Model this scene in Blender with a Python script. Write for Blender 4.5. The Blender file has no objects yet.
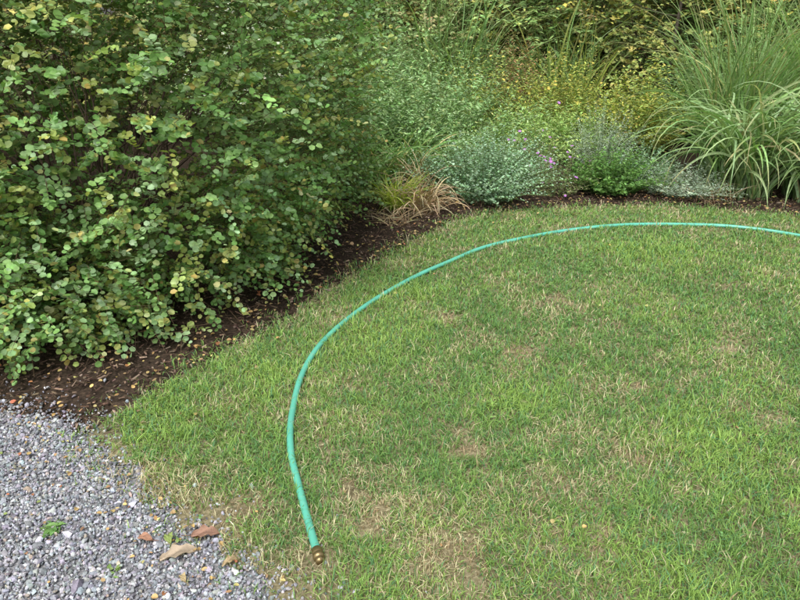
import bpy, math
import numpy as np
rng = np.random.default_rng(11)
S = bpy.context.scene
S.view_settings.view_transform='Standard'
try: S.view_settings.look='None'
except Exception: pass
S.view_settings.exposure=0

# ------------------------------------------------------------ helpers
def nrm(a):
    a=np.asarray(a,float); return a/np.maximum(np.linalg.norm(a,axis=-1,keepdims=True),1e-9)
_tab=rng.random((256,256))
def vn(x,y,s=0):
    x=np.asarray(x,float)+s*17.3; y=np.asarray(y,float)+s*9.1
    xi=np.floor(x).astype(int); yi=np.floor(y).astype(int); fx=x-xi; fy=y-yi
    fx=fx*fx*(3-2*fx); fy=fy*fy*(3-2*fy)
    g=lambda a,b:_tab[a%256,b%256]
    return (g(xi,yi)*(1-fx)+g(xi+1,yi)*fx)*(1-fy)+(g(xi,yi+1)*(1-fx)+g(xi+1,yi+1)*fx)*fy
def fbm(x,y,s=0):
    return .55*vn(x,y,s)+.3*vn(x*2.1,y*2.1,s+3)+.15*vn(x*4.3,y*4.3,s+5)
def inpoly(x,y,P):
    P=np.asarray(P); c=np.zeros(x.shape,bool); j=len(P)-1
    for i in range(len(P)):
        xi,yi=P[i]; xj,yj=P[j]
        if yi!=yj:
            c^=((yi>y)!=(yj>y))&(x<(xj-xi)*(y-yi)/(yj-yi)+xi)
        j=i
    return c
def dpoly(x,y,L):
    L=np.asarray(L); d=np.full(x.shape,1e9)
    for a,b in zip(L[:-1],L[1:]):
        ab=b-a; t=np.clip(((x-a[0])*ab[0]+(y-a[1])*ab[1])/(ab@ab),0,1)
        d=np.minimum(d,np.hypot(x-a[0]-t*ab[0],y-a[1]-t*ab[1]))
    return d
def spline(P,n):
    P=np.asarray(P,float); Q=np.vstack([2*P[0]-P[1],P,2*P[-1]-P[-2]]); out=[]
    for i in range(1,len(Q)-2):
        t=np.linspace(0,1,n,endpoint=False)[:,None]; a,b,c,d=Q[i-1],Q[i],Q[i+1],Q[i+2]
        out.append(.5*((2*b)+(-a+c)*t+(2*a-5*b+4*c-d)*t**2+(-a+3*b-3*c+d)*t**3))
    out.append(P[-1:]); return np.vstack(out)

class Acc:
    def __init__(s): s.V=[];s.C=[];s.T=[];s.M=[];s.n=0
    def add(s,v,f,c,m=0):
        v=np.asarray(v,float).reshape(-1,3); f=np.asarray(f,int).reshape(-1,3)
        c=np.asarray(c,float)
        if c.ndim==1: c=np.tile(c,(len(v),1))
        s.V.append(v);s.C.append(c);s.T.append(f+s.n);s.M.append(np.full(len(f),m));s.n+=len(v)
    def stamp(s,tv,tf,pos,R,sc,col,m=0):
        k=len(pos); sc=np.asarray(sc,float)
        if sc.ndim==1: sc=sc[:,None]*np.ones(3)
        if tv.ndim==2: tv=np.broadcast_to(tv,(k,)+tv.shape)
        v=np.einsum('mij,mnj->mni',R,tv*sc[:,None,:])+pos[:,None,:]
        nv=tv.shape[1]
        f=tf[None]+(np.arange(k)*nv)[:,None,None]
        c=np.repeat(col,nv,axis=0) if col.ndim==2 else col.reshape(-1,3)
        s.add(v,f,c,m)
def build(name,acc,mats,smooth=False,parent=None):
    V=np.vstack(acc.V);C=np.vstack(acc.C);T=np.vstack(acc.T);M=np.concatenate(acc.M)
    me=bpy.data.meshes.new(name)
    me.vertices.add(len(V)); me.vertices.foreach_set('co',V.astype(np.float32).ravel())
    me.loops.add(T.size); me.loops.foreach_set('vertex_index',T.astype(np.int32).ravel())
    me.polygons.add(len(T)); me.polygons.foreach_set('loop_start',np.arange(0,T.size,3,dtype=np.int32))
    for m in mats: me.materials.append(m)
    me.polygons.foreach_set('material_index',M.astype(np.int32))
    me.polygons.foreach_set('use_smooth',np.full(len(T),smooth,bool))
    me.update(calc_edges=True)
    a=me.attributes.new('Col','FLOAT_COLOR','POINT')
    a.data.foreach_set('color',np.hstack([np.clip(C,0,1),np.ones((len(C),1))]).astype(np.float32).ravel())
    ob=bpy.data.objects.new(name,me); S.collection.objects.link(ob)
    if parent: ob.parent=parent
    return ob
def dup(ob,name,loc,rot=0,sc=1):
    o=bpy.data.objects.new(name,ob.data); S.collection.objects.link(o)
    o.location=loc; o.rotation_euler=(0,0,rot); o.scale=(sc,sc,sc) if not hasattr(sc,'__len__') else sc
    return o
def basis(d,n):
    d=nrm(d); z=nrm(n-(n*d).sum(-1,keepdims=True)*d); x=np.cross(d,z)
    return np.stack([x,d,z],axis=-1)
def pick(cols,k,var=.14):
    w=np.array([c[0] for c in cols],float); w/=w.sum()
    i=rng.choice(len(cols),k,p=w); c=np.array([c[1] for c in cols])[i]
    return c*np.exp(rng.normal(0,var,(k,1)))*np.exp(rng.normal(0,.05,(k,3)))
# templates
L_round=(np.array([[0,0,0],[0,.5,-.04],[0,1,-.1],[-.32,.15,.05],[-.5,.5,.07],[-.34,.84,.0],[.32,.15,.05],[.5,.5,.07],[.34,.84,.0]]),
 np.array([[0,1,3],[3,1,4],[4,1,5],[5,1,2],[0,6,1],[6,7,1],[7,8,1],[8,2,1]]))
L_oval=(np.array([[0,0,0],[0,1,-.06],[-.46,.34,.08],[-.36,.82,.03],[.46,.34,.08],[.36,.82,.03]]),
 np.array([[0,1,2],[2,1,3],[0,4,1],[4,5,1]]))
L_dia=(np.array([[0,0,0],[-.5,.45,.08],[0,1,-.08],[.5,.45,.08]]),np.array([[0,2,1],[0,3,2]]))
L_lance=(np.array([[0,0,0],[-.5,.3,.06],[.5,.3,.06],[-.38,.65,.02],[.38,.65,.02],[0,1,-.12],[0,.45,-.03]]),
 np.array([[0,6,1],[0,2,6],[1,6,3],[6,2,4],[3,6,5],[6,4,5]]))
a3=np.arange(3)*2*math.pi/3
TW=(np.vstack([np.c_[np.cos(a3),np.zeros(3),np.sin(a3)],np.c_[.5*np.cos(a3),np.ones(3),.5*np.sin(a3)]]),
 np.array([[0,1,4],[0,4,3],[1,2,5],[1,5,4],[2,0,3],[2,3,5]]))
def tube(acc,P,rad,col,sides=7,m=0,cap=True):
    P=np.asarray(P,float); n=len(P); rad=np.broadcast_to(np.asarray(rad,float),(n,))
    T=nrm(np.gradient(P,axis=0)); ref=np.array([0,0,1.]) if abs(T[:,2]).mean()<.8 else np.array([1.,0,0])
    X=nrm(np.cross(T,ref)); Y=np.cross(T,X); a=np.arange(sides)*2*math.pi/sides
    V=P[:,None]+rad[:,None,None]*(np.cos(a)[None,:,None]*X[:,None]+np.sin(a)[None,:,None]*Y[:,None])
    F=[]
    for i in range(n-1):
        for j in range(sides):
            k=(j+1)%sides; A=i*sides+j;B=i*sides+k;C=A+sides;D=B+sides
            F+= [[A,B,D],[A,D,C]]
    V=V.reshape(-1,3)
    if cap:
        V=np.vstack([V,P[:1],P[-1:]]); c0=len(V)-2
        for j in range(sides):
            k=(j+1)%sides; F+=[[c0,k,j],[c0+1,(n-1)*sides+j,(n-1)*sides+k]]
    col=np.asarray(col,float)
    if col.ndim==2:
        col=np.repeat(col,sides,axis=0)
        if cap: col=np.vstack([col,col[:1],col[-1:]])
    acc.add(V,F,col,m)

# ------------------------------------------------------------ materials
def mat(name):
    m=bpy.data.materials.new(name); m.use_nodes=True; nt=m.node_tree
    return m,nt,nt.nodes['Principled BSDF'],nt.nodes['Material Output']
def leafmat(name,rough=.5,trans=.28,spec=.35,back=1.25,noise=True):
    m,nt,b,o=mat(name); N=nt.nodes;L=nt.links
    at=N.new('ShaderNodeAttribute'); at.attribute_name='Col'
    b.inputs['Roughness'].default_value=rough; b.inputs['Specular IOR Level'].default_value=spec
    if trans==0:
        L.new(at.outputs['Color'],b.inputs['Base Color']); return m
    src=at.outputs['Color']
    if noise:
        tc=N.new('ShaderNodeTexCoord'); no=N.new('ShaderNodeTexNoise'); no.inputs['Scale'].default_value=45; no.inputs['Detail'].default_value=1
        L.new(tc.outputs['Object'],no.inputs['Vector'])
        mr=N.new('ShaderNodeMapRange'); mr.inputs[1].default_value=.3; mr.inputs[2].default_value=.7; mr.inputs[3].default_value=.8; mr.inputs[4].default_value=1.2
        L.new(no.outputs['Fac'],mr.inputs[0])
        vm=N.new('ShaderNodeVectorMath'); vm.operation='SCALE'; L.new(at.outputs['Color'],vm.inputs[0]); L.new(mr.outputs[0],vm.inputs['Scale'])
        src=vm.outputs[0]
    L.new(src,b.inputs['Base Color'])
    tr=N.new('ShaderNodeBsdfTranslucent')
    v2=N.new('ShaderNodeVectorMath'); v2.operation='MULTIPLY'; v2.inputs[1].default_value=(back*1.1,back*1.1,back*.6); L.new(src,v2.inputs[0]); L.new(v2.outputs[0],tr.inputs['Color'])
    mx=N.new('ShaderNodeMixShader'); mx.inputs[0].default_value=trans
    L.new(b.outputs[0],mx.inputs[1]);L.new(tr.outputs[0],mx.inputs[2]);L.new(mx.outputs[0],o.inputs['Surface'])
    return m
def attrmat(name,rough=.8,spec=.3,bump=0,bscale=200,vscale=0.25,nscale=120):
    m,nt,b,o=mat(name); N=nt.nodes;L=nt.links
    at=N.new('ShaderNodeAttribute'); at.attribute_name='Col'
    tc=N.new('ShaderNodeTexCoord'); no=N.new('ShaderNodeTexNoise'); no.inputs['Scale'].default_value=nscale; no.inputs['Detail'].default_value=2
    L.new(tc.outputs['Object'],no.inputs['Vector'])
    mr=N.new('ShaderNodeMapRange'); mr.inputs[1].default_value=.3; mr.inputs[2].default_value=.7; mr.inputs[3].default_value=1-vscale; mr.inputs[4].default_value=1+vscale
    L.new(no.outputs['Fac'],mr.inputs[0])
    vm=N.new('ShaderNodeVectorMath'); vm.operation='SCALE'; L.new(at.outputs['Color'],vm.inputs[0]); L.new(mr.outputs[0],vm.inputs['Scale'])
    L.new(vm.outputs[0],b.inputs['Base Color']); b.inputs['Roughness'].default_value=rough; b.inputs['Specular IOR Level'].default_value=spec
    if bump:
        bp=N.new('ShaderNodeBump'); bp.inputs['Strength'].default_value=bump; bp.inputs['Distance'].default_value=.003
        L.new(no.outputs['Fac'],bp.inputs['Height']); L.new(bp.outputs[0],b.inputs['Normal'])
    return m
def groundmat(name,stops,scale,detail=6,bump=.6,bdist=.01,big=None,rough=.95):
    m,nt,b,o=mat(name); N=nt.nodes;L=nt.links
    tc=N.new('ShaderNodeTexCoord'); no=N.new('ShaderNodeTexNoise'); no.inputs['Scale'].default_value=scale; no.inputs['Detail'].default_value=detail; no.inputs['Roughness'].default_value=.7
    L.new(tc.outputs['Object'],no.inputs['Vector'])
    cr=N.new('ShaderNodeValToRGB'); e=cr.color_ramp.elements
    while len(e)<len(stops): e.new(.5)
    for i,(p,c) in enumerate(stops): e[i].position=p; e[i].color=(*c,1)
    L.new(no.outputs['Fac'],cr.inputs[0])
    n2=N.new('ShaderNodeTexNoise'); n2.inputs['Scale'].default_value=scale*.06; n2.inputs['Detail'].default_value=3; L.new(tc.outputs['Object'],n2.inputs['Vector'])
    mr=N.new('ShaderNodeMapRange'); mr.inputs[1].default_value=.3; mr.inputs[2].default_value=.7; mr.inputs[3].default_value=.75; mr.inputs[4].default_value=1.25; L.new(n2.outputs['Fac'],mr.inputs[0])
    vm=N.new('ShaderNodeVectorMath'); vm.operation='SCALE'; L.new(cr.outputs[0],vm.inputs[0]); L.new(mr.outputs[0],vm.inputs['Scale'])
    L.new(vm.outputs[0],b.inputs['Base Color']); b.inputs['Roughness'].default_value=rough; b.inputs['Specular IOR Level'].default_value=.2
    bp=N.new('ShaderNodeBump'); bp.inputs['Strength'].default_value=bump; bp.inputs['Distance'].default_value=bdist
    L.new(no.outputs['Fac'],bp.inputs['Height']); L.new(bp.outputs[0],b.inputs['Normal'])
    return m
M_leaf=leafmat('shrub_leaf'); M_soft=leafmat('soft_leaf',rough=.7,trans=.2,spec=.2,noise=False); M_grass=leafmat('grass_blade',rough=.55,trans=.28,spec=.25,back=1.15,noise=False)
M_far=leafmat('woodland_leaf',rough=.6,trans=0,spec=.25)
M_bark=attrmat('bark',.85,.2,.5,90,.35,60); M_stone=attrmat('gravel_stone',.8,.3,.3,400,.18,250); M_chip=attrmat('bark_mulch',.9,.15,.4,300,.3,150)
M_dry=leafmat('dry_leaf',rough=.65,trans=.15,spec=.25,noise=False)
M_soil=groundmat('woodland_floor',[(.3,(.03,.022,.012)),(.5,(.08,.06,.03)),(.62,(.07,.085,.03)),(.75,(.16,.12,.07))],14)
M_mulchg=groundmat('mulch_soil',[(.3,(.02,.014,.010)),(.5,(.055,.038,.027)),(.7,(.11,.075,.05))],60)
M_lawng=groundmat('lawn_thatch',[(.3,(.12,.095,.055)),(.47,(.19,.165,.09)),(.6,(.32,.27,.17)),(.75,(.21,.23,.10))],70)
M_gravg=groundmat('gravel_base',[(.3,(.11,.11,.115)),(.5,(.24,.24,.25)),(.7,(.42,.42,.43))],130,bdist=.006)

# ------------------------------------------------------------ outlines (metres, ground plan)
bed_edge=spline([(-1.20,2.21),(-1.078,2.486),(-.88,2.804),(-.636,3.198),(-.418,3.69),(-.10,4.222),(.224,4.78),(.523,5.18),(1.093,5.45),(1.709,5.55),(2.39,5.55),(2.83,5.40),(3.25,5.24),(4.2,4.7),(6,3.4),(9,2.4)],8)
grav_edge=spline([(-1.20,2.165),(-.955,1.924),(-.758,1.747),(-.569,1.59),(-.441,1.489),(-.308,1.387),(-.08,1.15),(.25,.8),(.9,.1),(2.0,-1.2),(4,-4)],8)
grav_top=spline([(-8,3.3),(-3.5,2.62),(-2.3,2.45),(-1.652,2.35),(-1.376,2.291),(-1.20,2.165)],6)
def jit(L,a,f,s):
    L=spline(L[::2] if len(L)>60 else L,4); 
    T=nrm(np.gradient(L,axis=0)); Nn=np.c_[-T[:,1],T[:,0]]
    return L+Nn*((fbm(L[:,0]*f,L[:,1]*f,s)-.5)*2*a)[:,None]
be=jit(bed_edge,.05,9,1); ge=jit(grav_edge,.10,11,2); gt=jit(grav_top,.06,8,3)
lawn_poly=np.vstack([be,[(14,2.0),(14,-8),(6,-8)],ge[::-1]])
grav_poly=np.vstack([gt,ge,[(4,-10),(-8,-10)]])
bed_poly=np.vstack([gt[:-1],be,[(14,2.2),(14,8.6),(4,9.4),(-3,9.2),(-8,8)]])
def sheet(name,poly,z,m):
    me=bpy.data.meshes.new(name); me.from_pydata([(p[0],p[1],z) for p in poly],[],[list(range(len(poly)))]); me.materials.append(m)
    import bmesh
    bm=bmesh.new(); bm.from_mesh(me); bmesh.ops.triangulate(bm,faces=bm.faces[:]); bmesh.ops.recalc_face_normals(bm,faces=bm.faces[:])
    for f in bm.faces:
        if f.normal.z<0: f.normal_flip()
    bm.to_mesh(me); bm.free()
    ob=bpy.data.objects.new(name,me); S.collection.objects.link(ob); return ob
sheet('ground',[(-300,-300),(300,-300),(300,300),(-300,300)],0,M_soil)
o_bed=sheet('mulch_bed',bed_poly,.004,M_mulchg)
o_grav=sheet('gravel_path',grav_poly,.008,M_gravg)
o_lawn=sheet('lawn',lawn_poly,.012,M_lawng)

# ------------------------------------------------------------ hose path
hp=spline([(-.246,1.536),(-.280,1.640),(-.345,1.858),(-.402,2.057),(-.437,2.291),(-.438,2.597),(-.373,2.962),(-.244,3.285),(-.03,3.655),(.258,4.03),(.555,4.387),(.951,4.658),(1.367,4.856),(1.779,4.96),(2.243,4.96),(2.593,4.882),(2.95,4.66),(3.5,4.1),(4.0,3.2),(4.3,2.0),(4.4,.5),(4.2,-1.5)],14)

# ------------------------------------------------------------ lawn grass
bare=[(.223,2.06,.09),(.55,2.83,.09),(1.66,2.91,.10),(.194,1.53,.07),(.84,2.0,.08),(-.17,1.83,.07),(1.27,1.74,.06),(1.05,2.56,.07),(-.55,1.70,.11),(-.04,1.70,.05),(.9,3.45,.09),(1.95,3.7,.1),(.25,3.3,.06),(.12,2.5,.04),(.62,1.62,.045),(1.5,2.25,.05)]
lush=[(-.936,2.19,.22),(1.09,2.09,.25),(-.1,2.96,.28),(.1,3.6,.2),(1.5,1.7,.2),(-.6,2.6,.2),(.5,2.4,.18),(1.7,4.3,.4),(.9,1.35,.2)]
n0=1100000
x=rng.uniform(-1.6,4.6,n0); y=rng.uniform(.7,5.75,n0)
r=np.sqrt(x*x+y*y+1.5**2)
dens=np.minimum(1,(2.4/r)**1.5)
inside=inpoly(x,y,lawn_poly)
dg=dpoly(x,y,grav_edge); db=dpoly(x,y,bed_edge); dh=dpoly(x,y,hp[::4])
nn=fbm(x*7,y*7,4); n2=fbm(x*2.2,y*2.2,6); n3=fbm(x*26,y*26,8); n4=fbm(x*3.7,y*4.6,12); n5=fbm(x*13,y*13,51)
bz=np.zeros(n0); lz=np.zeros(n0)
wx=x+(vn(x*9,y*9,41)-.5)*.14; wy=y+(vn(x*9,y*9,43)-.5)*.14
for bx,by,br in bare: bz=np.maximum(bz,np.exp(-(((wx-bx)/br)**2+((wy-by)/(br*.8))**2)*1.1))
for bx,by,br in lush: lz=np.maximum(lz,np.exp(-(((x-bx)/br)**2+((y-by)/br)**2)))
keep=inside&(rng.random(n0)<dens*np.clip(.22+1.2*n3,0,1))
keep&=rng.random(n0)<np.clip(dg/.16+(nn-.45)*2.2,.10,1)
keep&=rng.random(n0)<np.clip(db/.05+.25,0,1)
keep&=rng.random(n0)>bz*.85*np.clip(nn*2,0,1)
keep&=(dh>.009)
dend=np.hypot(x+.238,y-1.512); keep&=(dend>.030)&~((dend<.06)&(rng.random(n0)<.6))
keep&=~((x>3.4)&(rng.random(n0)<.5))
strag=(~inside)&(np.minimum(dg,db)<.17)&(rng.random(n0)<.20*np.exp(-np.minimum(dg,db)/.07))&(n5>.45)
keep|=strag
x,y,r,nn,n2,n3,n4,n5,bz,lz,dg,db,dh=[a[keep] for a in (x,y,r,nn,n2,n3,n4,n5,bz,lz,dg,db,dh)]
k=len(x); print('blades',k)
az=rng.uniform(0,2*math.pi,k)+3*vn(x*12,y*12,9)
h=rng.uniform(.015,.046,k)*(1+.35*lz-.35*bz)*(.6+.5*n3+.35*n5)
tall=rng.random(k)<.012; h[tall]*=1.7
lean=rng.uniform(.25,1.35,k)
wd=rng.uniform(.0009,.0019,k)*np.clip(r/2.3,1,2.4)**.8
d1=np.c_[np.cos(az)*np.sin(lean*.5),np.sin(az)*np.sin(lean*.5),np.cos(lean*.5)]
l2=np.minimum(lean*1.3+.1,1.65)
d2=np.c_[np.cos(az)*np.sin(l2),np.sin(az)*np.sin(l2),np.cos(l2)]
sa=az+rng.normal(0,.6,k)+math.pi/2
sd=np.c_[np.cos(sa),np.sin(sa),np.zeros(k)]
b0=np.c_[x,y,np.full(k,.010)]; p1=b0+d1*h[:,None]*.55; p2=p1+d2*h[:,None]*.6
W=wd[:,None]
V=np.stack([b0-sd*W,b0+sd*W,p1-sd*W*.9,p1+sd*W*.9,p2],axis=1)
F=np.array([[0,1,3],[0,3,2],[2,3,4]])[None]+(np.arange(k)*5)[:,None,None]
green=np.array([.185,.345,.095]); bright=np.array([.33,.50,.125]); blue=np.array([.15,.32,.14]); straw=np.array([.66,.60,.38]); tan=np.array([.44,.33,.20])
u=rng.random((k,1))
t=np.clip(.34+1.4*(n2[:,None]-.5)+1.1*(n5[:,None]-.5)+.75*lz[:,None]+rng.normal(0,.22,(k,1)),0,1)
col=green*(1-t)+bright*t
col=np.where(u<.2,blue,col)
ps=np.clip(.14+.9*(nn-.5)+.8*(n4-.5)+.55*bz-.3*lz+.35*np.exp(-dg/.12)+.22*np.exp(-db/.10),.05,.9)
iss=rng.random(k)<ps
col=np.where(iss[:,None],np.where(rng.random((k,1))<np.where(bz[:,None]>.4,.35,.75),straw,tan),col)
col=col*np.exp(rng.normal(0,.17,(k,1)))
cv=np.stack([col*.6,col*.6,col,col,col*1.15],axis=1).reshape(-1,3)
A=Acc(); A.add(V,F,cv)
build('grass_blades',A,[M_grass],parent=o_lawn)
A=Acc()
m=2600
cx=rng.uniform(-1.2,3.2,m); cy=rng.uniform(1.2,5.2,m)
ok=inpoly(cx,cy,lawn_poly)&(fbm(cx*3,cy*3,21)>.53)&(dpoly(cx,cy,hp[::4])>.03); cx=cx[ok];cy=cy[ok];m=len(cx)
for q in range(3):
    aa=rng.uniform(0,6.28,m)+q*2.09
    d=np.c_[np.cos(aa),np.sin(aa),rng.uniform(0,.3,m)]
    A.stamp(*L_oval,np.c_[cx,cy,rng.uniform(.02,.036,m)],basis(d,np.tile([0,0,1.],(m,1))+rng.normal(0,.25,(m,3))),rng.uniform(.007,.012,m)*np.clip(np.hypot(cy,1.5)/2.4,1,2),pick([(3,(.2,.36,.12)),(1,(.28,.43,.14))],m))
build('clover',A,[M_leaf],parent=o_lawn)

# ------------------------------------------------------------ gravel stones
ph=(1+5**.5)/2
ico=nrm(np.array([[-1,ph,0],[1,ph,0],[-1,-ph,0],[1,-ph,0],[0,-1,ph],[0,1,ph],[0,-1,-ph],[0,1,-ph],[ph,0,-1],[ph,0,1],[-ph,0,-1],[-ph,0,1]]))
icf=np.array([[0,11,5],[0,5,1],[0,1,7],[0,7,10],[0,10,11],[1,5,9],[5,11,4],[11,10,2],[10,7,6],[7,1,8],[3,9,4],[3,4,2],[3,2,6],[3,6,8],[3,8,9],[4,9,5],[2,4,11],[6,2,10],[8,6,7],[9,8,1]])
m=110000
gx=rng.uniform(-2.7,.25,m); gy=rng.uniform(.75,2.7,m)
ing=inpoly(gx,gy,grav_poly); dge=np.minimum(dpoly(gx,gy,grav_edge),dpoly(gx,gy,grav_top))
fr=np.where(ing,np.clip(.4+dge/.1,0,1),np.exp(-dge/.06)*.4)
fr*=(gx>-1.05-gy*.62)&(gy>1.05) 
ok=rng.random(m)<fr; gx=gx[ok];gy=gy[ok];m=len(gx); print('stones',m)
sz=np.exp(rng.normal(math.log(.0046),.35,m))
tv=ico[None]*(1+rng.normal(0,.16,(m,12,1)))
ax=nrm(rng.normal(0,1,(m,3))); R=basis(ax,nrm(rng.normal(0,1,(m,3))))
sc=np.c_[sz*rng.uniform(.8,1.35,m),sz*rng.uniform(.7,1.2,m),sz*rng.uniform(.5,.85,m)]
A=Acc(); gc=pick([(5,(.31,.318,.345)),(3,(.44,.447,.475)),(2,(.19,.195,.215)),(.6,(.58,.58,.58)),(.5,(.40,.35,.29))],m,.2)
A.stamp(tv,icf,np.c_[gx,gy,.010+rng.uniform(0,.009,m)],R,sc,gc)
build('gravel_stones',A,[M_stone],parent=o_grav)

# ------------------------------------------------------------ mulch chips
chip=np.array([[-.5,0,-.15],[.5,.05,-.15],[.35,1,-.12],[-.3,.93,-.12],[-.4,.04,.15],[.42,.0,.12],[.3,.95,.15],[-.36,1.0,.1]])
chf=np.array([[4,5,6],[4,6,7],[0,1,5],[0,5,4],[1,2,6],[1,6,5],[2,3,7],[2,7,6],[3,0,4],[3,4,7]])
m=60000
mx=rng.uniform(-3.2,4.5,m); my=rng.uniform(2.1,6.4,m)
ib=inpoly(mx,my,bed_poly); dbe=np.minimum(dpoly(mx,my,bed_edge),dpoly(mx,my,grav_top))
ok=(ib&(rng.random(m)<np.where(dbe<1.0,.85,.2)))|((~ib)&(dbe<.09)&(rng.random(m)<.3)); mx=mx[ok];my=my[ok];dbe=dbe[ok];m=len(mx); print('chips',m)
ang=rng.uniform(0,6.28,m); d=np.c_[np.cos(ang),np.sin(ang),rng.normal(0,.3,m)]
ln=np.exp(rng.normal(math.log(.020),.5,m))
mound=.02*np.clip(fbm(mx*5,my*5,61)*2-.6,0,1)*np.clip(dbe/.1,0,1)
A=Acc(); A.stamp(chip,chf,np.c_[mx,my,.008+mound+rng.uniform(0,.016,m)],basis(d,np.tile([0,0,1.],(m,1))+rng.normal(0,.45,(m,3))),np.c_[rng.uniform(.004,.011,m),ln,rng.uniform(.004,.012,m)],
  pick([(5,(.085,.055,.04)),(3,(.15,.10,.07)),(2.5,(.04,.027,.019)),(1.4,(.27,.20,.15))],m,.3))
build('bark_chips',A,[M_chip],parent=o_bed)

# ------------------------------------------------------------ leaf litter
A=Acc()
def litter(xs,ys,z,s0,s1,cols):
    m=len(xs); ang=rng.uniform(0,6.28,m); d=np.c_[np.cos(ang),np.sin(ang),rng.normal(0,.2,m)]
    s=rng.uniform(s0,s1,m)
    tv=(L_round[0][None]+np.zeros((m,1,1))).copy(); tv[:,:,2]+=(rng.uniform(-.5,.9,(m,1)))*tv[:,:,0]**2
    A.stamp(tv,L_round[1],np.c_[xs,ys,z+rng.uniform(0,.010,m)],basis(d,np.tile([0,0,1.],(m,1))+rng.normal(0,.3,(m,3))),np.c_[s*rng.uniform(.5,.9,m),s,s],pick(cols,m,.2))
dryc=[(4,(.55,.38,.16)),(3,(.40,.26,.14)),(2,(.62,.54,.22)),(1,(.42,.18,.09)),(1,(.32,.38,.12))]
m=5600; lx=rng.uniform(-2.6,3.6,m); ly=rng.uniform(2.2,6.2,m); q_=dpoly(lx,ly,bed_edge); ok=inpoly(lx,ly,bed_poly)&(rng.random(m)<np.exp(-q_/.5)+.2)&(q_<1.4); litter(lx[ok],ly[ok],.034,.012,.030,dryc)
m=1500; lx=rng.uniform(-2.2,0,m); ly=rng.uniform(1.2,2.5,m); ok=inpoly(lx,ly,grav_poly)&(rng.random(m)<np.exp(-np.minimum(dpoly(lx,ly,grav_edge),dpoly(lx,ly,grav_top))/.16)+.14); litter(lx[ok],ly[ok],.020,.007,.020,dryc)
m=900; lx=rng.uniform(-1.2,3.2,m); ly=rng.uniform(1.3,5.4,m); ok=inpoly(lx,ly,lawn_poly)&(dpoly(lx,ly,hp[::4])>.03)&((dpoly(lx,ly,bed_edge)<.3)|(dpoly(lx,ly,grav_edge)<.2)|(rng.random(m)<.14)); litter(lx[ok],ly[ok],.028,.010,.022,dryc)
build('leaf_litter',A,[M_dry])
def big_leaf(name,loc,rot,ln,wd,col,curl):
    A=Acc(); nu,nv=13,9; V=[];F=[];C=[]
    for i in range(nu):
        s=i/(nu-1); w=wd*math.sin(math.pi*min(1,s*.97+.02))**.7*(1-.35*s)*(1+.15*math.sin(s*21+rot*5))
        for j in range(nv):
            tt=j/(nv-1)*2-1
            V.append([tt*w*(1+.06*math.sin(s*40)),s*ln-ln/2,curl*(tt*tt)*w*1.2+.012*math.sin(s*3.0)+.004*math.sin(s*17+tt*5)]); C.append(np.array(col)*(0.72 if j==nv//2 else 1)*(1+.2*math.sin(9*s+4*tt)))
    for i in range(nu-1):
        for j in range(nv-1):
            a=i*nv+j; F+=[[a,a+1,a+nv+1],[a,a+nv+1,a+nv]]
    A.add(V,F,np.array(C)); tube(A,[[0,-ln/2-.03,.004],[0,-ln/2-.01,.003],[0,-ln/2+.01,.002]],.0012,np.array(col)*.6,5)
    o=build(name,A,[M_dry],smooth=True); o.location=loc; o.rotation_euler=(rng.normal(0,.1),rng.normal(0,.1),rot)
big_leaf('fallen_leaf',(-.655,1.535,.020),-1.1,.12,.030,(.50,.40,.29),.3)
big_leaf('fallen_leaf',(-.60,1.615,.024),-1.4,.09,.022,(.34,.20,.14),.5)
big_leaf('fallen_leaf',(-.785,1.60,.020),1.2,.06,.015,(.42,.23,.15),.4)
big_leaf('fallen_leaf',(-.71,1.60,.020),.4,.05,.016,(.30,.38,.12),.4)
big_leaf('fallen_leaf',(-.50,1.50,.022),2.2,.05,.014,(.46,.35,.20),.5)
big_leaf('fallen_leaf',(-.62,1.44,.020),.7,.035,.011,(.5,.4,.22),.4)
def weed(name,loc,n,ln,col):
    A=Acc(); aa=rng.uniform(0,6.28,n); d=np.c_[np.cos(aa),np.sin(aa),rng.uniform(0,.5,n)]
    A.stamp(*L_lance,np.zeros((n,3))+rng.normal(0,.01,(n,3))*[1,1,0],basis(d,np.tile([0,0,1.],(n,1))+rng.normal(0,.2,(n,3))),np.c_[rng.uniform(.3,.6,n)*ln,rng.uniform(.4,1,n)*ln,np.full(n,ln)],pick([(1,col)],n,.2))
    o=build(name,A,[M_leaf]); o.location=loc
weed('weed_rosette',(-1.09,1.65,.018),26,.042,(.20,.36,.11)); weed('weed_rosette',(-.84,1.47,.018),12,.026,(.24,.36,.11)); weed('weed_rosette',(-.93,2.02,.02),22,.05,(.2,.34,.10))

# ------------------------------------------------------------ garden hose
A=Acc()
n=len(hp); s=np.cumsum(np.r_[0,np.hypot(*np.diff(hp,axis=0).T)])
z=.029+.007*(vn(s*2.2,s*0,31)-.5)*2
P=np.c_[hp+.012*(np.c_[vn(s*2.4,s*0,33),vn(s*2.4,s*0,35)]-.5)*np.clip(s/.3,0,1)[:,None],z]
base=np.array([.125,.50,.37]); cc=base*(.88+.25*vn(s*9,s*0,37))[:,None]
tube(A,P,.0132,cc,20)
e=P[0]; dr=nrm(P[0]-P[1]); 
def ringpts(L): return [e+dr*t for t in L]
prof=[(-.018,.0135),(-.017,.0157),(.004,.0160),(.006,.0150),(.007,.0170),(.020,.0170),(.021,.0145),(.024,.0130),(.0255,.0140),(.027,.0130),(.0285,.0140),(.030,.0130),(.0315,.0140),(.033,.0130),(.036,.0132),(.0361,.0098),(.020,.0095)]
tube(A,ringpts([p[0] for p in prof]),[p[1] for p in prof],(.34,.25,.12),16,m=1)
Mh,nt,b,o=mat('hose_vinyl'); N=nt.nodes;L=nt.links
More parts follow.
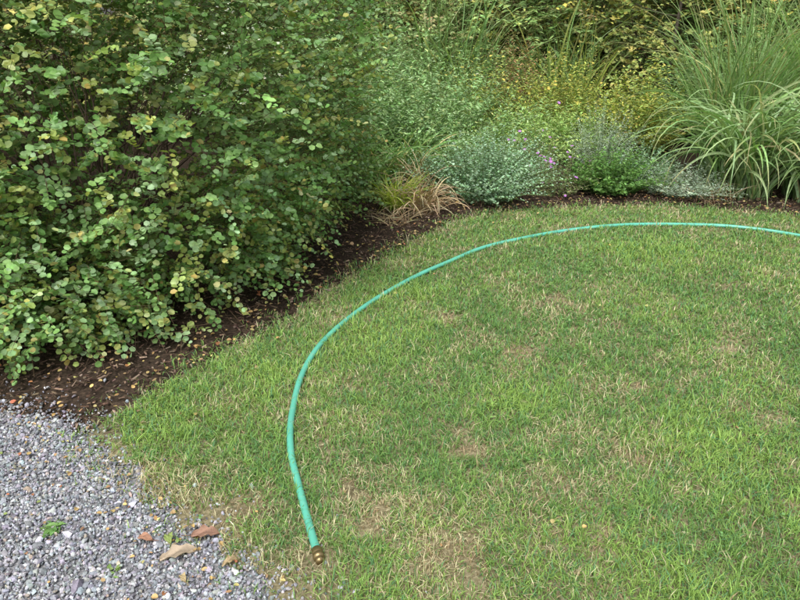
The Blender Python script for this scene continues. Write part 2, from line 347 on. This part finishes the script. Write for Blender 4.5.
at=N.new('ShaderNodeAttribute'); at.attribute_name='Col'; tc=N.new('ShaderNodeTexCoord'); no=N.new('ShaderNodeTexNoise'); no.inputs['Scale'].default_value=40; no.inputs['Detail'].default_value=5
L.new(tc.outputs['Object'],no.inputs['Vector']); mr=N.new('ShaderNodeMapRange'); mr.inputs[1].default_value=.54; mr.inputs[2].default_value=.76; mr.inputs[3].default_value=0; mr.inputs[4].default_value=.35; L.new(no.outputs['Fac'],mr.inputs[0])
mx_=N.new('ShaderNodeMix'); mx_.data_type='RGBA'; L.new(mr.outputs[0],mx_.inputs[0]); L.new(at.outputs['Color'],mx_.inputs[6]); mx_.inputs[7].default_value=(.34,.50,.38,1); L.new(mx_.outputs[2],b.inputs['Base Color']); b.inputs['Roughness'].default_value=.28
Mb,nt,b,o=mat('aged_brass'); b.inputs['Metallic'].default_value=.8; b.inputs['Roughness'].default_value=.42
at=nt.nodes.new('ShaderNodeAttribute'); at.attribute_name='Col'; nt.links.new(at.outputs['Color'],b.inputs['Base Color'])
build('garden_hose',A,[Mh,Mb],smooth=True)

# ------------------------------------------------------------ plants
def bush(acc,c,r,ntw,nleaf,leaf,aspect,cols,twlen=(.15,.3),p=2.6,lump=.16,shell=(.6,1),zmin=.05,tmpl=L_round,up=.35,nz=.7,droop=.25,nlobe=16,twr=.0016,wood=(.12,.08,.05),mleaf=0,mwood=1,clus=.35,keep=.2,autumn=0):
    c=np.asarray(c,float); r=np.asarray(r,float)
    d=nrm(rng.normal(0,1,(ntw,3))); lobes=nrm(rng.normal(0,1,(nlobe,3)))
    q=np.clip(d@lobes.T,0,1)**10; lf=1+lump*(q.max(1)*1.6-.9)
    rad=(np.abs(d/r)**p).sum(1)**(-1/p)
    f=shell[0]+(shell[1]-shell[0])*rng.random(ntw)**.55
    base=c+d*(rad*f*lf)[:,None]
    ok=base[:,2]>zmin*.5; 
    g=vn(base[:,0]*3.2+base[:,2]*2.1,base[:,1]*3.2-base[:,2]*2.7,13)
    ok&=rng.random(ntw)<np.clip((g-clus)*5+.35,keep,1)
    base=base[ok];d=d[ok];m=len(base)
    td=nrm(d*[1,1,.5]+[0,0,up]+rng.normal(0,.38,(m,3))); L_=rng.uniform(*twlen,m)
    tb=np.exp(rng.normal(0,.18,(m,1)))
    tipc=pick(cols,m,.05)
    if autumn:
        au=(rng.random(m)<autumn*np.clip(vn(base[:,0]*4+base[:,2]*3,base[:,1]*4+base[:,2],71)*2.2-.5,0,1))[:,None]
        tipc=np.where(au,np.array([.58,.50,.13]),tipc)
    acc.stamp(*TW,base,basis(td,np.tile([.3,.2,1.],(m,1))),np.c_[np.full(m,twr),L_,np.full(m,twr)],np.tile(wood,(m,1))*tb,mwood)
    side=nrm(np.cross(td,np.array([0,0,1.]))+1e-4)
    for j in range(nleaf):
        s=(j+.7)/nleaf
        pos=base+td*(L_*s)[:,None]; pos[:,2]-=droop*L_*s*s
        sg=1 if j%2 else -1
        ld=nrm(td*(.45+.5*(j==nleaf-1)*2)+side*sg*.8*(j<nleaf-1)+rng.normal(0,.28,(m,3)))
        nm=nrm(np.array([0,0,nz])+d*.55+rng.normal(0,.38,(m,3)))
        sz=leaf*rng.uniform(.6,1.2,m)*(1-.25*s)
        cc=(pick(cols,m,.12)*.6+tipc*.4)*tb
        z_ok=pos[:,2]>zmin
        acc.stamp(*tmpl,pos[z_ok],basis(ld,nm)[z_ok],np.c_[sz*aspect,sz,sz][z_ok],cc[z_ok],mleaf)
def stems(acc,c,n,r,h,rad,spread=.9,col=(.10,.07,.05),m=1):
    for i in range(n):
        a=rng.uniform(0,6.28); R_=r*math.sqrt(rng.random())*spread; b=np.array([c[0]+.12*r*math.cos(a),c[1]+.12*r*math.sin(a),0.])
        e=np.array([c[0]+R_*math.cos(a),c[1]+R_*math.sin(a),h*rng.uniform(.6,.95)])
        t=np.linspace(0,1,8)[:,None]; P=b+(e-b)*np.c_[t**1.3,t**1.3,t**.85]; P=P+rng.normal(0,.02*r,(8,3))*(t>0)
        tube(acc,P,rad*rng.uniform(.5,1)*(1-.8*t[:,0]),np.array(col)*rng.uniform(.7,1.3),5,m)

# big rounded shrub at left
A=Acc()
colsA=[(6,(.20,.36,.105)),(4,(.27,.44,.155)),(3,(.38,.54,.31)),(1.2,(.50,.52,.14)),(.45,(.56,.40,.15)),(2.5,(.12,.25,.07))]
bush(A,(-1.98,4.4,.98),(1.66,1.66,1.42),9500,13,.039,.9,colsA,(.15,.30),p=2.7,lump=.16,shell=(.80,1),zmin=.07,clus=.28,nlobe=34,tmpl=L_oval,keep=.38,autumn=.14)
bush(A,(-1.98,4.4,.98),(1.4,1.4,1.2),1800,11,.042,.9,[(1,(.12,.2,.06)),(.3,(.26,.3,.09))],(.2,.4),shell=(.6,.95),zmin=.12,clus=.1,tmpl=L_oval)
for (cx_,cy_,cz_,a_,b_,c_,n_) in [(-1.95,2.98,.34,.60,.42,.34,600),(-1.62,3.0,.30,.38,.38,.26,340),(-1.2,3.42,.42,.45,.36,.3,380),(-.85,3.95,.45,.35,.4,.3,260),(-2.5,3.0,.5,.5,.45,.45,300)]:
    bush(A,(cx_,cy_,cz_),(a_,b_,c_),n_,12,.038,.9,colsA,(.14,.26),shell=(.5,1),zmin=.05,up=.05,droop=.4,tmpl=L_oval,keep=.4,autumn=.25)
stems(A,(-1.98,4.4),60,1.4,1.5,.014)
stems(A,(-1.85,3.9),30,1.2,.6,.009)
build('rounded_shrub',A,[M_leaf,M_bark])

def perennial(name,base,R_,H,nst,nl,leaf,aspect,cols,tmpl=L_lance,mat_=M_soft,flower=None,fcol=None,lean=.6,stemcol=(.16,.22,.08),lo=.12,fl_n=5,fl_s=.02):
    A=Acc(); a=rng.uniform(0,6.28,nst); q=np.sqrt(rng.random(nst))
    b=np.c_[R_*.5*q*np.cos(a),R_*.5*q*np.sin(a),np.zeros(nst)]
    irr=1+.25*np.sin(a*3+rng.uniform(0,6))+.15*np.sin(a*5+rng.uniform(0,6))
    hh=H*(1-.45*q**2)*rng.uniform(.62,1.12,nst)*(.85+.15*irr)
    out=np.c_[np.cos(a),np.sin(a)]*(R_*lean*q*irr*rng.uniform(.6,1.3,nst))[:,None]+rng.normal(0,.07*R_,(nst,2))
    def pt(s): return np.c_[b[:,0]+out[:,0]*s**1.6,b[:,1]+out[:,1]*s**1.6,hh*s-.12*H*q*s**3]
    prev=pt(0.)
    for s in (.33,.66,1.):
        cur=pt(s); dd=cur-prev; l=np.linalg.norm(dd,axis=1)
        A.stamp(*TW,prev,basis(dd,np.tile([1.,.3,.1],(nst,1))),np.c_[np.full(nst,.0016),l,np.full(nst,.0016)],np.tile(stemcol,(nst,1))); prev=cur
    tone=np.exp(rng.normal(0,.18,(nst,1)))
    for j in range(nl):
        s=lo+(1-lo)*(j+rng.random(nst)*.8)/nl; P=np.c_[b[:,0]+out[:,0]*s**1.6,b[:,1]+out[:,1]*s**1.6,hh*s-.12*H*q*s**3]
        aa=rng.uniform(0,6.28,nst); d=np.c_[np.cos(aa),np.sin(aa),rng.uniform(-.1,.9,nst)]
        nm=np.tile([0,0,1.],(nst,1))+rng.normal(0,.4,(nst,3)); sz=leaf*rng.uniform(.6,1.2,nst)*(1.1-.45*s)
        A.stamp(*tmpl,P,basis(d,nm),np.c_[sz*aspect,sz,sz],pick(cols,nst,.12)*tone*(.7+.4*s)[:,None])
    if fcol is not None:
        for j in range(fl_n):
            sel=rng.random(nst)<flower; P=pt(rng.uniform(.9,1.04))[sel]; m=len(P)
            if m==0: continue
            P=P+rng.normal(0,.025,(m,3))
            face=nrm(rng.normal(0,.4,(m,3))+[0,-.45,1]); fs=fl_s*rng.uniform(.7,1.2,m)
            for pq in range(8):
                an=pq*math.pi/4; X=nrm(np.cross(face,[.3,1.,.2])); Y=np.cross(face,X); d=X*math.cos(an)+Y*math.sin(an)+face*.2
                A.stamp(*L_dia,P,basis(d,face),np.c_[fs*.4,fs,fs],pick([(1,fcol)],m,.12))
    o=build(name,A,[mat_]); o.location=(base[0],base[1],.004); return o
def strap(name,base,n,L0,wd,cols,th=(50,88),bend=(60,140),rr=.12,mat_=M_leaf,bias=None,seg=11):
    A=Acc()
    for i in range(n):
        a=rng.uniform(0,6.28) if bias is None else bias+rng.normal(0,.9)
        ln=L0*rng.uniform(.5,1.1); t0=math.radians(rng.uniform(*th)); bd=math.radians(rng.uniform(*bend)); w=wd*rng.uniform(.6,1.15)
        q=rr*math.sqrt(rng.random()); a2=rng.uniform(0,6.28); p=np.array([q*math.cos(a2),q*math.sin(a2),0.]); 
        P=[p.copy()]; ex=rng.uniform(1.1,2.2)
        for k_ in range(seg):
            s=(k_+.5)/seg; el=t0-bd*s**ex; d=np.array([math.cos(a)*math.cos(el),math.sin(a)*math.cos(el),math.sin(el)])
            if P[-1][2]<.03 and d[2]<0: d[2]=0.02
            a+=rng.normal(0,.09); P.append(P[-1]+d*ln/seg)
        P=np.array(P); T=nrm(np.gradient(P,axis=0)); side=nrm(np.cross(T,[0,0,1.])+1e-5); tw=rng.normal(0,.6)
        up=np.cross(side,T); side=side*math.cos(tw)+up*math.sin(tw); up=np.cross(side,T)
        ss=np.linspace(0,1,seg+1); ww=w*.5*np.clip(.55+ss*2,0,1)*(1-ss**2.5); ww[-1]=.0004
        V=np.stack([P-side*ww[:,None]+up*ww[:,None]*.35,P,P+side*ww[:,None]+up*ww[:,None]*.35],1).reshape(-1,3)
        F=[]
        for k_ in range(seg):
            o_=k_*3; F+=[[o_,o_+1,o_+4],[o_,o_+4,o_+3],[o_+1,o_+2,o_+5],[o_+1,o_+5,o_+4]]
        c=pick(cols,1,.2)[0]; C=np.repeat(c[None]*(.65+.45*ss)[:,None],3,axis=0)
        if rng.random()<.3: C[-9:]=C[-9:]*.4+np.array([.48,.40,.21])*.6
        A.add(V,F,C)
    o=build(name,A,[mat_]); o.location=(base[0],base[1],.004); return o

cat=[(4,(.30,.47,.29)),(3,(.40,.56,.38)),(2,(.20,.36,.17))]
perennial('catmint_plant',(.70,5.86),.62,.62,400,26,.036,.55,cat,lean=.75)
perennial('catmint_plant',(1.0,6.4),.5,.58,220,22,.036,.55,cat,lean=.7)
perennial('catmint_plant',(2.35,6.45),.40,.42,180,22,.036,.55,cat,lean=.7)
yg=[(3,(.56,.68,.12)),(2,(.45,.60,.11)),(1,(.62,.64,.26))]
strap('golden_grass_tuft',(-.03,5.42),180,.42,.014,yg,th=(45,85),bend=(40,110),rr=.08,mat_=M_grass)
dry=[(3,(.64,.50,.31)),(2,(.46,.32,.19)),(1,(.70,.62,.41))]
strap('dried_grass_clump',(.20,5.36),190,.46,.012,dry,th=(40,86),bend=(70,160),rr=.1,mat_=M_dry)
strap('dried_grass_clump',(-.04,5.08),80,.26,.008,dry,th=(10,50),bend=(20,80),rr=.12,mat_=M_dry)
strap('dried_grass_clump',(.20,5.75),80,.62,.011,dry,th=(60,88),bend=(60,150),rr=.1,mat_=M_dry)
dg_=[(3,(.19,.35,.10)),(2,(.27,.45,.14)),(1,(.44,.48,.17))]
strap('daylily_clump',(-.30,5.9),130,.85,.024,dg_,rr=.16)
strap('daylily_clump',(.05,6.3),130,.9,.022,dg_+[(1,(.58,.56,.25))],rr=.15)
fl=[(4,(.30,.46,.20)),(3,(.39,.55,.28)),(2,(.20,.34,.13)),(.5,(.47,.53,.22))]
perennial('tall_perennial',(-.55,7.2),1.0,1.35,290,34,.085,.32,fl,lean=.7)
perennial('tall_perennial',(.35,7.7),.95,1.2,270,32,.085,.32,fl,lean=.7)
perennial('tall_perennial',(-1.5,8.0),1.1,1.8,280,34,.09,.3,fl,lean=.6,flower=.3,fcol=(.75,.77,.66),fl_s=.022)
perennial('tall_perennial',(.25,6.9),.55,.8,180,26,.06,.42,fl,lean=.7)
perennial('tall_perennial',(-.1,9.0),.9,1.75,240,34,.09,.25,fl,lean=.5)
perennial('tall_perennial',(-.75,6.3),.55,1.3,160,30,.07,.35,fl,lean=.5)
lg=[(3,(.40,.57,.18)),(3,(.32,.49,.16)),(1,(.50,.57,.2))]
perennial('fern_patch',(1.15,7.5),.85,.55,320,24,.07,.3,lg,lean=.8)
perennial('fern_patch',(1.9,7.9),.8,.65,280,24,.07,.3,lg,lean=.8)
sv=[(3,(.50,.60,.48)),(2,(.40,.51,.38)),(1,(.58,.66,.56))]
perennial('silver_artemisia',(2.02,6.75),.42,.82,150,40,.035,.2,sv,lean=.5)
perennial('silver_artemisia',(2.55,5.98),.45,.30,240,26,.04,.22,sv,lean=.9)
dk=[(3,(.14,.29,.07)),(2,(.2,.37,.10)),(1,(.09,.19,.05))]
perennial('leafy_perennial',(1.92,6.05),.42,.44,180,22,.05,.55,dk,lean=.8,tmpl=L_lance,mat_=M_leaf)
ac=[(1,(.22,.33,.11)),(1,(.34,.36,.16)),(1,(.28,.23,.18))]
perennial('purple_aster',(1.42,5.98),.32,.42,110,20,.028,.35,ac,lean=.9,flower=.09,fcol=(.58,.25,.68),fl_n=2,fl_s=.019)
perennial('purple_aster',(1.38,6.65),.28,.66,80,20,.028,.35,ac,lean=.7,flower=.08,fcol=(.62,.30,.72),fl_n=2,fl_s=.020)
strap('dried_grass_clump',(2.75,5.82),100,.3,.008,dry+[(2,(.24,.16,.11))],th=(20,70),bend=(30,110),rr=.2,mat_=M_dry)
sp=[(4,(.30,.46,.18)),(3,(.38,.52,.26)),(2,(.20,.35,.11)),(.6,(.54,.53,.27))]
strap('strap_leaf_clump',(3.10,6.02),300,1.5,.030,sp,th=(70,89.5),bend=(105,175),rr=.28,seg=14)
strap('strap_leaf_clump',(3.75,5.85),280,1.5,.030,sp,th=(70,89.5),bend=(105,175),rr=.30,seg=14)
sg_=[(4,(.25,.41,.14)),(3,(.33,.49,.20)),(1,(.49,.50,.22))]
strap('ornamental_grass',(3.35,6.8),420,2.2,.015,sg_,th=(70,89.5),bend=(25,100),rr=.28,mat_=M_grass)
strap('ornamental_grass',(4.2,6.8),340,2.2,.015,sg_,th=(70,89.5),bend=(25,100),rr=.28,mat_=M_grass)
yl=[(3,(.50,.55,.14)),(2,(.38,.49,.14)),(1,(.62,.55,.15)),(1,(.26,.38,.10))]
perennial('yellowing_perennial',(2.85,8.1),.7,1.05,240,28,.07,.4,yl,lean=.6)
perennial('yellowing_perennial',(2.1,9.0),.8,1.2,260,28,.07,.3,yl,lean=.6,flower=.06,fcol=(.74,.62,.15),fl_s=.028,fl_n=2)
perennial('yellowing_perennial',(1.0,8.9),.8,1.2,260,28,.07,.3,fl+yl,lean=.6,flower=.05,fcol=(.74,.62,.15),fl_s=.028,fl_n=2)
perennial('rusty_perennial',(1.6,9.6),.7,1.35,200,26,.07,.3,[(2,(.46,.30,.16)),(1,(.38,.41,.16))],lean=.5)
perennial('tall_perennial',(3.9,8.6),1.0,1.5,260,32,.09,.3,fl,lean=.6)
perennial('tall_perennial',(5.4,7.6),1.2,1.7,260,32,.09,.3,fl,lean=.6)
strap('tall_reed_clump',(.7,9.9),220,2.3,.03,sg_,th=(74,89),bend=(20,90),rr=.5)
strap('tall_reed_clump',(2.4,10.0),130,2.0,.03,sg_+yl,th=(74,89),bend=(20,90),rr=.5)

# woodland shrubs
def wshrub(name,cols,tmpl,leaf,asp):
    A=Acc(); bush(A,(0,0,1.15),(1.15,1.1,1.25),1500,11,leaf,asp,cols,(.25,.5),p=2.3,lump=.3,shell=(.5,1),zmin=.06,tmpl=tmpl,twr=.003,clus=.35)
    stems(A,(0,0),16,1.0,2.0,.02); return build(name,A,[M_far,M_bark])
c1=[(4,(.28,.43,.15)),(2,(.37,.52,.20)),(1,(.58,.57,.19)),(2,(.18,.29,.10))]
c2=[(3,(.45,.53,.17)),(2,(.63,.57,.17)),(2,(.30,.41,.13)),(.7,(.64,.47,.17))]
c3=[(3,(.25,.37,.13)),(2,(.34,.46,.18)),(1,(.50,.38,.20))]
w1=wshrub('woodland_shrub',c1,L_dia,.13,.28); w2=wshrub('woodland_shrub',c2,L_dia,.08,.6); w3=wshrub('woodland_shrub',c3,L_dia,.085,.55)
w1.location=(1.6,11.0,0); w2.location=(3.9,10.4,0); w3.location=(.0,10.8,0)
ws=[w1,w2,w3]
for i,(px,py,ki,sc) in enumerate([(-1.3,10.3,0,1.1),(-2.8,9.6,2,1.2),(-4.4,9.0,1,1.2),(-6,8.0,0,1.3),(2.8,11.4,2,1.1),(5.3,9.9,0,1.2),(6.8,9.0,1,1.2),(8.2,7.8,2,1.3),(-.6,12.2,1,1.3),(1.0,12.6,1,1.4),(2.5,12.8,1,1.3),(4.4,12.2,0,1.4),(6.4,11.6,2,1.4),(-2.6,12,0,1.4),(8.4,10.6,0,1.4),(6.9,6.6,0,1.0),(-4.6,5.6,2,1.3)]):
    dup(ws[ki],'woodland_shrub',(px,py,0),rng.uniform(0,6.28),(sc,sc,sc*rng.uniform(.9,1.1)))
def tree(name,H,cols,leaf,low=.18,nl=11,rad=.09):
    A=Acc(); t=np.linspace(0,1,12); P=np.c_[.25*np.sin(t*3)*t,.2*np.sin(t*2.3+1)*t,H*t]
    tube(A,P,rad*(1-.85*t)+.006,np.array([.11,.09,.07]),9,1)
    for i in range(nl):
        s=low+(1-low)*(i+.5)/nl; b=P[int(s*11)]; a=i*2.4+rng.normal(0,.3); ln=H*.3*(1-.55*s)*rng.uniform(.8,1.2)
        tt=np.linspace(0,1,7)[:,None]; Q=b+np.c_[np.cos(a)*ln*tt,np.sin(a)*ln*tt,ln*.35*tt-.15*ln*tt**2]+rng.normal(0,.02,(7,3))
        tube(A,Q,rad*.4*(1-s*.5)*(1-.8*tt[:,0])+.003,np.array([.11,.09,.07]),6,1)
        for e_,rr_ in ((Q[-1],.75),(Q[4],.6)):
            rr2=rr_*H/6*rng.uniform(.7,1.1); bush(A,e_,(rr2,rr2,rr2*.6),80,9,leaf,.55,cols,(.2,.4),lump=.3,shell=(.3,1),tmpl=L_dia,twr=.003,zmin=.4,droop=.5)
    return build(name,A,[M_far,M_bark])
ty=[(3,(.68,.60,.14)),(2,(.48,.54,.15)),(2,(.30,.42,.11)),(.5,(.66,.45,.14))]
t1=tree('maple_tree',5.5,ty,.085,low=.22,rad=.020); t1.location=(3.55,9.3,0)
t2=tree('woodland_tree',8,c1,.12,low=.15); t2.location=(.9,14,0)
for px,py,sc in [(-2.5,13.8,1.1),(-6,12.5,1.2),(4.2,14.6,1.1),(7.6,13.4,1.2),(-8.5,9.5,1.1),(10.5,9,1.0)]: dup(t2,'woodland_tree',(px,py,0),rng.uniform(0,6.28),sc)
dup(t1,'maple_tree',(5.3,9.3,0),2.,.95); dup(t1,'maple_tree',(2.2,12.0,0),4.,1.0)
A=Acc(); 
for px in np.arange(-34,36,3.2):
    py=21+3*math.sin(px*.7)+ (abs(px)*-.15); bush(A,(px,py,3.4),(2.6,2.4,4.2),500,9,.30,.6,[(3,(.16,.26,.08)),(2,(.23,.34,.1)),(1,(.42,.4,.13))],(.5,1.),lump=.3,shell=(.5,1),tmpl=L_dia,twr=.01,zmin=.1)
build('distant_trees',A,[M_far,M_bark])

# ------------------------------------------------------------ light, world, camera
w=bpy.data.worlds.new('World'); S.world=w; w.use_nodes=True; N=w.node_tree.nodes;L=w.node_tree.links
sk=N.new('ShaderNodeTexSky'); sk.sky_type='NISHITA'; sk.sun_disc=False; sk.sun_elevation=math.radians(56); sk.sun_rotation=math.radians(195); sk.dust_density=2.5; sk.air_density=1.0
hs=N.new('ShaderNodeHueSaturation'); hs.inputs['Saturation'].default_value=.4
L.new(sk.outputs[0],hs.inputs['Color']); L.new(hs.outputs[0],N['Background'].inputs['Color']); N['Background'].inputs['Strength'].default_value=.15
ld=bpy.data.lights.new('sun','SUN'); ld.energy=3.8; ld.angle=math.radians(35); ld.color=(1,.975,.94)
lo=bpy.data.objects.new('sun',ld); S.collection.objects.link(lo)
from mathutils import Vector
azr=math.radians(195); el=math.radians(56); v=Vector((math.sin(azr)*math.cos(el),math.cos(azr)*math.cos(el),math.sin(el)))
lo.rotation_euler=v.to_track_quat('Z','Y').to_euler(); lo.location=(0,0,10)
cd=bpy.data.cameras.new('camera'); cam=bpy.data.objects.new('camera',cd); S.collection.objects.link(cam)
cam.location=(0,0,1.5); cam.rotation_euler=(math.radians(90-23),0,0); cd.lens=29.97; cd.sensor_width=36; cd.clip_end=1000; cd.clip_start=.05
S.camera=cam
